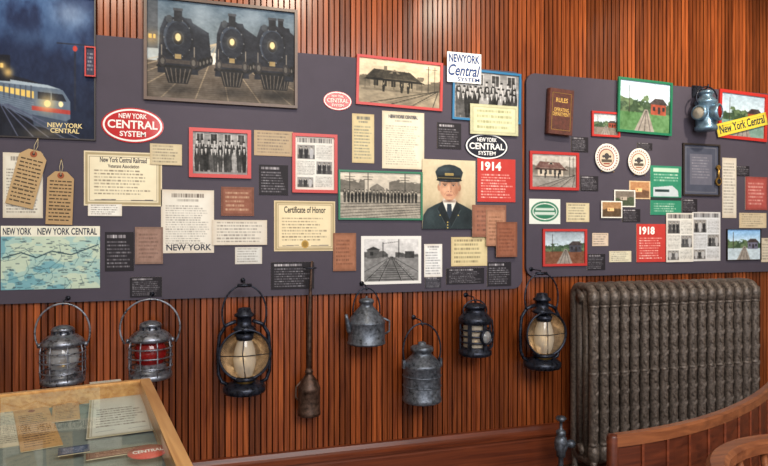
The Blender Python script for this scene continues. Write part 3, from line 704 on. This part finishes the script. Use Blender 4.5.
def cage_lantern(cx,cy,name,globe,rx):
    off=.13; s=scale_at(cx,off); mb=MB()
    mb.lathe([(19,-40),(20.5,-39),(20.5,-35),(19,-34),(17,-33),(15,-29),(15,-27),(0,-27)],'tin')
    mb.lathe([(11,-27),(14.5,-21),(15.5,-14),(14.5,-7),(11,-1)],globe,28,caps=False)
    mb.lathe([(15,-27),(11.5,-24)],'tin',caps=False)
    mb.lathe([(18,-3),(20,-1.5),(20,1),(17.5,4),(13,7.5),(10,8.5),(10,12),(11,12.5),(9.5,15),(5,17),(0,17.5)],'tin')
    for k in range(10):
        a=2*math.pi*k/10; mb.box(-1,1,-.3,.3,8.7,11.6,'dark_metal',M=Matrix.Rotation(a,4,'Z')@Matrix.Translation((0,-10.2,0)))
    for k in range(8):
        a=2*math.pi*(k+.5)/8; c_,s_=math.cos(a),math.sin(a)
        mb.tube([(20*c_,20*s_,-36),(20.5*c_,20.5*s_,-28),(20.5*c_,20.5*s_,-8),(19*c_,19*s_,0)],.7,'tin',6)
    for z,r in((-28,20.6),(-18,20.8),(-9,20.6)):
        mb.tube([(r*math.cos(2*math.pi*k/32),r*math.sin(2*math.pi*k/32),z) for k in range(32)],.75,'tin',6,closed=True)
    mb.lathe([(5,-27),(5,-22),(2.5,-20),(2.5,-17),(0,-17)],'brass',16)
    bail(mb,rx,-10,39,.95,'tin',y=-1)
    for e in(-1,1): mb.lathe([(2.4,0),(2.4,3)],'tin',12,Matrix.Translation((e*21,-1,-2))@Matrix.Rotation(math.radians(90),4,'Y')@Matrix.Translation((0,0,-1.5)))
    hook(mb,0,40,off,s,base=PANEL_F)
    place(mb,name,cx,cy,off,s)
cage_lantern(63,342.5,'railroad_lantern','globe_glass',23)
cage_lantern(150.5,338,'railroad_lantern','red_glass',26)
def inspector(cx,cy,k):
    off=.14; s=scale_at(cx,off)*k; mb=MB()
    mb.lathe([(17,-54),(20,-53),(21,-51),(21,-47),(19,-45),(12,-42),(8,-40),(0,-40)],'dark_metal',32)
    M=Matrix.Translation((0,-2,-14))@Matrix.Rotation(math.radians(90),4,'X')
    mb.lathe([(4,-14),(14,-11),(20,-5),(24,4),(25.5,7)],'dark_metal',40,M,caps=False)
    mb.lathe([(25.5,7),(25.8,8.5),(24.2,8.8),(23.4,7)],'dark_metal',40,M,caps=False)
    mb.lathe([(23.4,7),(22.8,3.5),(19,-4),(13,-9.5),(0,-12.5)],'reflector',40,M,caps=False)
    mb.lathe([(7,-36),(10,-29),(11.5,-20),(10,-9),(7,0)],'amber_globe',28,Matrix.Translation((0,-4,0)),caps=False)
    mb.lathe([(9,-42),(9,-38),(8,-36),(3,-35),(3,-30),(0,-30)],'brass',20,Matrix.Translation((0,-4,0)))
    mb.lathe([(8,0),(9,3),(9,6),(0,6)],'dark_metal',20,Matrix.Translation((0,-4,0)))
    mb.lathe([(11,-40),(13,-38),(11,-36)],'dark_metal',24,Matrix.Translation((0,-3,0)))
    mb.lathe([(9,8),(12,10),(9,13),(7,14),(7,22),(10,23),(10,25),(7,27),(6,31),(0,32)],'dark_metal',24)
    for e in(-1,1):
        mb.tube([(e*14,2,-46),(e*22,3,-42),(e*25,4,-34),(e*25.5,4,-14),(e*24,4,4),(e*18,3,14),(e*8,1,18)],1.9,'dark_metal',10)
    mb.tube([(-24,-10,-14),(0,-17,-14),(24,-10,-14)],.5,'dark_metal',6)
    mb.tube([(0,-10,9),(-3,-17,-12),(0,-12,-36)],.5,'dark_metal',6)
    bail(mb,20,6,54,.9,'dark_metal',y=1)
    mb.tube([(-7,1,53.5),(7,1,53.5)],1.8,'dark_metal',10)
    hook(mb,0,55,off,s,base=PANEL_F)
    place(mb,'inspector_lantern',cx,cy,off,s)
inspector(244.5,339,1.0)
inspector(542,320.5,.88)
# long spout oiler
off=.075; s=scale_at(309,off); mb=MB()
mb.lathe([(10.5,-77),(11.5,-76),(11.5,-73),(11,-72),(11,-52),(11.6,-51),(11,-49),(8,-42),(4,-37),(3.4,-35),(4.4,-34),(3.4,-32),(2.6,-30)],'rust_metal',28)
mb.tube([(0,0,-32),(.2,0,-10),(.6,0,20),(1.6,0,50),(2.4,0,70),(3,0,77)],[2.6,2.4,2,1.5,1.1,.9],'rust_metal',12)
mb.tube([(-10,0,-62),(-13.5,0,-58),(-13,0,-48),(-8,0,-43)],1,'rust_metal',8)
mb.tube([(-4,(off-PANEL_F-.0035)/s,70),(-4,-1.5,70),(4,-2.5,70),(7,-1.5,70),(7,(off-PANEL_F-.0035)/s,70)],.6,'dark_metal',6)
place(mb,'long_spout_oil_can',309,338,off,s)
# squat spouted can
off=.12; s=scale_at(367,off); mb=MB()
mb.lathe([(17,-26),(19,-25),(19,-23.5),(18.4,-23),(18.4,-5),(19,-4),(18.4,-3),(14,4),(7.5,11),(6.6,12),(6.6,15),(7.6,15.5),(7.6,18),(5,19.5),(1.2,20),(1.2,22),(0,22)],'galvanised',36)
mb.tube([(-15,0,-16),(-19,-3,-10),(-21,-4,0),(-22,-5,5)],[3.4,2.6,1.8,1.4],'galvanised',12)
pts=[(-14,0,4)]+[( -14*math.cos(math.radians(a)),0,8+22*math.sin(math.radians(a))) for a in range(10,171,16)]+[(14,0,4)]
mb.tube(pts,.8,'dark_metal',8)
mb.tube([(17,0,-18),(24,0,-14),(24,0,-4),(16,0,0)],1.1,'galvanised',8)
hook(mb,0,31,off,s,base=PANEL_F); place(mb,'spouted_oil_can',366.5,318,off,s)
# lidded can with bail
off=.13; s=scale_at(422,off); mb=MB()
mb.lathe([(18.5,-38),(19.5,-37),(19.5,-34),(18.8,-33),(18.8,-4),(19.6,-3),(19.6,-1),(18.8,0),(12,7),(9.5,9),(9.5,12),(11.5,12.5),(11.5,16),(10,17),(4,18.5),(4,20.5),(2,21.5),(0,21.5)],'galvanised',36)
for z in(-22,-12): mb.tube([(19*math.cos(2*math.pi*k/36),19*math.sin(2*math.pi*k/36),z) for k in range(36)],.6,'galvanised',6,closed=True)
bail(mb,18.5,-6,39.5,.9,'dark_metal'); 
for e in(-1,1): mb.box(e*19.4-1.2,e*19.4+1.2,-2.5,2.5,-4,4,'galvanised')
hook(mb,0,40.5,off,s); place(mb,'lidded_milk_can',422,363,off,s)
# marker lantern
off=.12; s=scale_at(475,off); mb=MB()
mb.lathe([(15,-26),(16.5,-25),(16.5,-21),(14.5,-20),(14.5,-18),(13,-17)],'dark_metal',32)
mb.lathe([(12,-17),(12,5)],'amber_globe',24,caps=False); mb.lathe([(6,-17),(6,-10),(2,-8),(0,-8)],'brass',16)
mb.lathe([(13,5),(16.5,6),(16.5,11),(15,12.5),(11,17),(10,17.5),(10,21),(12,21.5),(11,24),(5,26),(0,26.5)],'dark_metal',32)
for z in(-12,-6,0): mb.tube([(15*math.cos(2*math.pi*k/32),15*math.sin(2*math.pi*k/32),z) for k in range(32)],1,'dark_metal',6,closed=True)
for k in range(6):
    a=2*math.pi*(k+.25)/6; mb.box(-2,2,-.7,.7,-20,7,'dark_metal',M=Matrix.Rotation(a,4,'Z')@Matrix.Translation((0,-15,0)))
M=Matrix.Translation((5,-14,-6))@Matrix.Rotation(math.radians(20),4,'Z')@Matrix.Rotation(math.radians(90),4,'X')
mb.lathe([(7,-2),(7.6,0),(7.6,2),(6.4,2.5),(6,1.5)],'dark_metal',24,M,caps=False); mb.lathe([(6.2,1),(4.5,2.8),(0,3.8)],'globe_glass',24,M,caps=False)
mb.tube([(14,0,12),(19,0,8),(20,0,-6),(19,0,-18),(15,0,-22)],1.1,'dark_metal',8)
bail(mb,12,10,29,.7,'dark_metal'); hook(mb,0,30,off,s); place(mb,'marker_lantern',475,329,off,s)
# small signal lantern on panel 2
off=.10; s=scale_at(707,off); mb=MB(); h0=PANEL_F
mb.lathe([(9,-20),(10.5,-19),(10.5,-16),(9.5,-15),(9.5,7),(10.5,8),(10,10),(6,14),(6,17),(7.5,17.5),(6,20),(0,21)],'blue_metal',28)
M=Matrix.Translation((3,-9,-3))@Matrix.Rotation(math.radians(25),4,'Z')@Matrix.Rotation(math.radians(90),4,'X')
mb.lathe([(8,-3),(8.5,0),(8.5,4),(7,4.5),(6.6,3)],'blue_metal',28,M,caps=False); mb.lathe([(7,2.5),(5,4.5),(0,5.6)],'red_glass',28,M,caps=False)
M=Matrix.Translation((-9,-2,-3))@Matrix.Rotation(math.radians(-70),4,'Z')@Matrix.Rotation(math.radians(90),4,'X')
mb.lathe([(7,-1),(7.5,0),(7.5,4),(6,4.5)],'blue_metal',28,M,caps=False); mb.lathe([(6.4,3),(4,4.6),(0,5.4)],'amber_globe',28,M,caps=False)
bail(mb,12,4,24,.8,'dark_metal',y=-1)
mb.tube([(0,(off-h0)/s-.5,22),(0,0,22),(0,-2.5,23),(0,-3,26)],.8,'dark_metal',6)
mb.box(-6,6,(off-h0)/s-1.1,(off-h0)/s-.1,16,28,'dark_metal')
place(mb,'signal_lantern',706,111,off,s)
# ================= RADIATOR =================
yc=-.20; dep=.085
X0,_=P(590,233,.30); X1,_=P(758,233,.28); _,ZT=P(660,281,.24)
ns=18; sp=(X1-X0)/ns; r=sp*.44
mb=MB()
zb,zt=.10,ZT-.005
for i in range(ns):
    x=X0+sp*(i+.5); pts=[];R=.05
    for (cy,cz,a0) in((yc-dep+R,zt-R-.02,90),(yc-dep+R,zb+R,180),(yc+dep-R,zb+R,270),(yc+dep-R,zt-R-.02,0)):
        for k in range(7):
            a=math.radians(a0+90*k/6); pts.append((x,cy+R*math.cos(a)*1.0,cz+R*math.sin(a)))
    mb.tube(pts,r*.86,'radiator_iron',12,closed=True,flat=1.0)
    for yy_ in(yc-dep*.33,yc+dep*.33): mb.tube([(x,yy_,zb+.01),(x,yy_,zt-.03)],r*.8,'radiator_iron',8)
    for z in(zb+.05,zt-.075):
        mb.tube([(x-sp*.5,yc,z),(x+sp*.5,yc,z)],.032,'radiator_iron',12)
        M=Matrix.Translation((x,yc-dep,z)); mb.lathe([(0,-.055),(r*.98,-.035),(r*1.1,0),(r*.98,.035),(0,.055)],'radiator_iron',12,M)
    # cast scroll ornament running down the front of each column
    for j,z in enumerate(np.linspace(zb+.13,zt-.15,15)):
        M=Matrix.Translation((x+(r*.22 if j%2 else -r*.22),yc-dep-r*.8,z))@Matrix.Rotation(math.radians(28 if j%2 else -28),4,'Y')@Matrix.Diagonal((1,.45,1,1)); mb.lathe([(0,-.024),(r*.3,-.008),(r*.34,.004),(0,.022)],'radiator_iron',8,M,caps=False)
    for z in(zb+.1,zt-.12,(zb+zt)/2):
        M=Matrix.Translation((x,yc-dep,z)); mb.lathe([(r*.88,-.008),(r*1.04,0),(r*.88,.008)],'radiator_iron',12,M,caps=False)
for x in(X0+sp*.5,X1-sp*.5):
    for y in(yc-dep,yc+dep): mb.lathe([(.03,0.001),(.028,.012),(.016,.03),(.018,.08),(.022,.12)],'radiator_iron',14,Matrix.Translation((x,y,0)))
mb.build('cast_iron_radiator')
# valve
Xv,_=P(563,233,.22); mb=MB()
mb.lathe([(.03,.001),(.03,.008),(.014,.01),(.014,.12),(.024,.122),(.026,.15),(.034,.165),(.036,.2),(.03,.225),(.022,.235),(.026,.24),(.026,.262),(.014,.27),(.008,.28),(.008,.315),(.02,.318),(.03,.33),(.022,.342),(.0,.345)],'galvanised',24)
L_=X0-Xv-.05
mb.lathe([(.016,0),(.016,.03),(.022,.032),(.022,.055),(.014,.056),(.014,max(.06,L_))],'galvanised',16,Matrix.Translation((.02,0,.185))@Matrix.Rotation(math.radians(90),4,'Y'))
mb.build('radiator_valve',(Xv,-.2,0))
# ================= DISPLAY CASE =================
ang=math.radians(10); W_,L_,zt_=1.2,.86,.92; BD=.05
ax=Vector((math.cos(ang),math.sin(ang))); ay=Vector((-math.sin(ang),math.cos(ang)))
cor=Vector((-.144,-1.165)); cen=cor-ax*W_/2-ay*L_/2
mb=MB(); fw=.028
for (a,b,c_,d) in((-W_/2,W_/2,L_/2-.016,L_/2),(-W_/2,W_/2,-L_/2,-L_/2+fw),(-W_/2,-W_/2+fw,-L_/2+fw,L_/2-.016),(W_/2-fw,W_/2,-L_/2+fw,L_/2-.016)):
    mb.box(a,b,c_,d,zt_-.16,zt_,'oak_wood')
mb.box(-W_/2+fw,W_/2-fw,-L_/2+fw,L_/2-.016,zt_-.16,zt_-BD,'case_felt')
a,b,c_,d=-W_/2+fw-.002,W_/2-fw+.002,-L_/2+fw-.002,L_/2-.014
mb.add([(a,c_,zt_-.004),(b,c_,zt_-.004),(b,d,zt_-.004),(a,d,zt_-.004)],[(0,1,2,3)],'pane_glass')
for e in(-1,1):
    for g in(-1,1):
        mb.box(e*(W_/2-.035)-.03,e*(W_/2-.035)+.03,g*(L_/2-.035)-.03,g*(L_/2-.035)+.03,.001,zt_-.16,'oak_wood')
mb.build('glass_display_case',(cen.x,cen.y,0),(0,0,ang))
zi=zt_-BD+.001; ZN=[0]
def flat_item(name,px,py,w,l,rot,paint,texts=()):
    x,y=F(px,py,zi); mb=MB(); mb.box(-w/2,w/2,-l/2,l/2,0,.001,'print',lin((210,195,160)))
    nx,nz=60,int(60*l/w); c=Cv(nx*2,nz*2); paint(c); a=np.clip(c.a.reshape(nz,2,nx,2,3).mean((1,3)),0,255)/255; a=a**2.2
    xs=np.linspace(-w/2,w/2,nx); ys=np.linspace(l/2,-l/2,nz)
    mb.add([(p,q,.0014) for q in ys for p in xs],[(j*nx+i,(j+1)*nx+i,(j+1)*nx+i+1,j*nx+i+1) for j in range(nz-1) for i in range(nx-1)],'print',a.reshape(-1,3).tolist())
    mb.build(name,(x,y,zi+ZN[0]*.002),(0,0,math.radians(rot))); ZN[0]+=1
def tagp(c):
    c.a[:]=(198,152,98); c.lines(.12,.16,.88,.95,16,(96,70,48),.5,.8); c.rect(.08,.4,.92,.405,(96,70,48)); c.rect(.08,.7,.92,.705,(96,70,48)); c.ell(.5,.07,.1,.035,(140,70,50)); c.noise(14); age(c,al=.3)
flat_item('paper_document',10,425,.11,.36,10,doc((222,212,186),n=12))
flat_item('luggage_tag',36,428,.082,.36,17,tagp)
flat_item('luggage_tag',66,408,.064,.29,11,tagp)
flat_item('stock_certificate',120,416,.15,.36,8,cert(bg=(228,228,216)))
flat_item('paper_document',106,386,.09,.07,12,doc((220,216,200),n=4,head=False))
flat_item('timetable',120,457,.13,.04,10,plain((110,56,42),(210,180,150),3))
flat_item('timetable',163,440,.03,.14,10,plain((198,180,140),(90,60,50),4))
flat_item('timetable',74,457,.06,.05,10,plain((70,84,110),(210,210,220),4))
x_,y_=F(148,461,zi); mb=MB(); mb.lathe([(.04,0),(.04,.003),(0,.0032)],'red_frame',32)
v_,f_=text_geo('CENTRAL'); mb.add([((a-.5)*.06,(b-.5)*.018,.0037) for a,b in v_],f_,'print',lin((240,236,230)))
mb.build('enamel_badge',(x_,y_,zi+.018),(0,0,math.radians(10)))
# ================= BENCH & CHAIR =================
def sweep(mb,path,z0,z1,th,mat,bul=0):
    n=len(path); V=[];
    for i in range(n):
        a=Vector(path[max(i-1,0)]); b=Vector(path[min(i+1,n-1)]); t=(b-a).normalized(); nn=Vector((-t.y,t.x))*th/2; p=Vector(path[i])
        for q,z in((p-nn,z0),(p+nn,z0),(p+nn,z1-th*.2),(p+nn*.6,z1),(p-nn*.6,z1),(p-nn,z1-th*.2)): V.append((q.x,q.y,z))
    Fc=[(i*6+k,i*6+(k+1)%6,(i+1)*6+(k+1)%6,(i+1)*6+k) for i in range(n-1) for k in range(6)]+[tuple(range(6))[::-1],tuple((n-1)*6+k for k in range(6))]
    mb.add(V,Fc,mat)
ctrl=[(1.083,-1.675),(1.211,-1.672),(1.376,-1.646),(1.575,-1.58),(1.962,-1.40),(2.3,-1.18)]
xs=np.linspace(ctrl[0][0],ctrl[-1][0],40); co=np.polyfit([p[0] for p in ctrl],[p[1] for p in ctrl],3); path=[(float(x),float(np.polyval(co,x))) for x in xs]
mb=MB(); sweep(mb,path,.765,.797,.03,'chair_wood'); sweep(mb,path,.46,.765,.016,'bench_wood'); sweep(mb,path,.40,.47,.034,'bench_wood')
for i in range(0,40,3):
    p=path[i]; mb.box(p[0]-.004,p[0]+.004,p[1]-.0125,p[1]+.0125,.47,.765,'trim_wood')
seat=[]
for p in path[::3]: seat.append((p[0]-.02,p[1]+.02)); 
far=[(a-.18,b+.42) for a,b in seat]
n=len(seat); V=[(a,b,.41) for a,b in seat]+[(a,b,.41) for a,b in far]+[(a,b,.445) for a,b in seat]+[(a,b,.445) for a,b in far]
Fc=[]
for i in range(n-1): Fc+=[(i,n+i,n+i+1,i+1),(2*n+i,2*n+i+1,3*n+i+1,3*n+i),(i,i+1,2*n+i+1,2*n+i),(n+i+1,n+i,3*n+i,3*n+i+1)]
Fc+=[(0,2*n,3*n,n),(n-1,2*n-1,4*n-1,3*n-1)]
mb.add(V,Fc,'bench_wood')
for q in(seat[0],seat[-1],far[0],far[-1]): mb.lathe([(.018,.001),(.026,.1),(.02,.2),(.026,.3),(.024,.41)],'bench_wood',14,Matrix.Translation((q[0]+(.04 if q in(seat[0],far[0]) else -.04),q[1],0)))
for q in(path[0],path[-1]): mb.lathe([(.016,.4),(.016,.79),(.012,.797),(0,.799)],'bench_wood',14,Matrix.Translation((q[0],q[1],0)))
mb.build('wooden_bench')
mb=MB(); cxy=(1.45,-2.12); R=.30
arc=[(cxy[0]+R*1.15*math.cos(math.radians(a)),cxy[1]+R*math.sin(math.radians(a))) for a in np.linspace(200,-20,41)]
sweep(mb,arc,.765,.80,.05,'chair_wood')
for i in range(2,40,3):
    p=arc[i]; q=(cxy[0]+(p[0]-cxy[0])*.8,cxy[1]+(p[1]-cxy[1])*.8); mb.tube([(q[0],q[1],.44),(p[0],p[1],.77)],.009,'chair_wood',8)
mb.lathe([(.2,.415),(.27,.42),(.285,.43),(.28,.45),(.24,.452),(0,.444)],'chair_wood',36,Matrix.Translation((cxy[0],cxy[1],0)),sy=.95)
for e in(-1,1):
    for g in(-1,1): mb.tube([(cxy[0]+e*.23,cxy[1]+g*.22,.012),(cxy[0]+e*.2,cxy[1]+g*.19,.2),(cxy[0]+e*.17,cxy[1]+g*.16,.42)],[.014,.02,.016],'chair_wood',10)
    mb.tube([(cxy[0]+e*.205,cxy[1]-.2,.18),(cxy[0]+e*.205,cxy[1]+.2,.18)],.009,'chair_wood',8)
mb.build('captains_chair')
# ================= LIGHT / WORLD / CAMERA =================
def area(name,loc,rot,sx,sy,p,col):
    l=bpy.data.lights.new(name,'AREA'); l.shape='RECTANGLE'; l.size=sx; l.size_y=sy; l.energy=p; l.color=col
    o=bpy.data.objects.new(name,l); bpy.context.scene.collection.objects.link(o); o.location=loc; o.rotation_euler=[math.radians(r) for r in rot]
def spot(name,loc,tgt,p,ang_,col):
    l=bpy.data.lights.new(name,'SPOT'); l.energy=p; l.spot_size=math.radians(ang_); l.spot_blend=.9; l.shadow_soft_size=.06; l.color=col
    o=bpy.data.objects.new(name,l); bpy.context.scene.collection.objects.link(o); o.location=loc
    o.rotation_euler=(Vector(tgt)-Vector(loc)).to_track_quat('-Z','Y').to_euler()
for i,(x,p_) in enumerate(((-.6,70),(.6,85),(1.8,105),(3.0,160))):
    spot('track_light_%d'%i,(x,-1.5,3.2),(x+.1,0,2.1),p_,66,(1,.88,.7))
area('room_light',(1.0,-4.2,2.9),(50,0,0),3,1.2,130,(1,.98,.96))
w=bpy.data.worlds.new('World'); bpy.context.scene.world=w; w.use_nodes=True
w.node_tree.nodes['Background'].inputs[0].default_value=(.95,.97,1,1); w.node_tree.nodes['Background'].inputs[1].default_value=1.15
cam=bpy.data.cameras.new('camera'); co_=bpy.data.objects.new('camera',cam); bpy.context.scene.collection.objects.link(co_)
cam.sensor_width=36; cam.lens=36*FPX/768; cam.clip_start=.02
co_.location=(0,-D,H); co_.rotation_euler=(math.radians(90),0,-TH)
bpy.context.scene.camera=co_
bpy.context.scene.view_settings.view_transform='Standard'
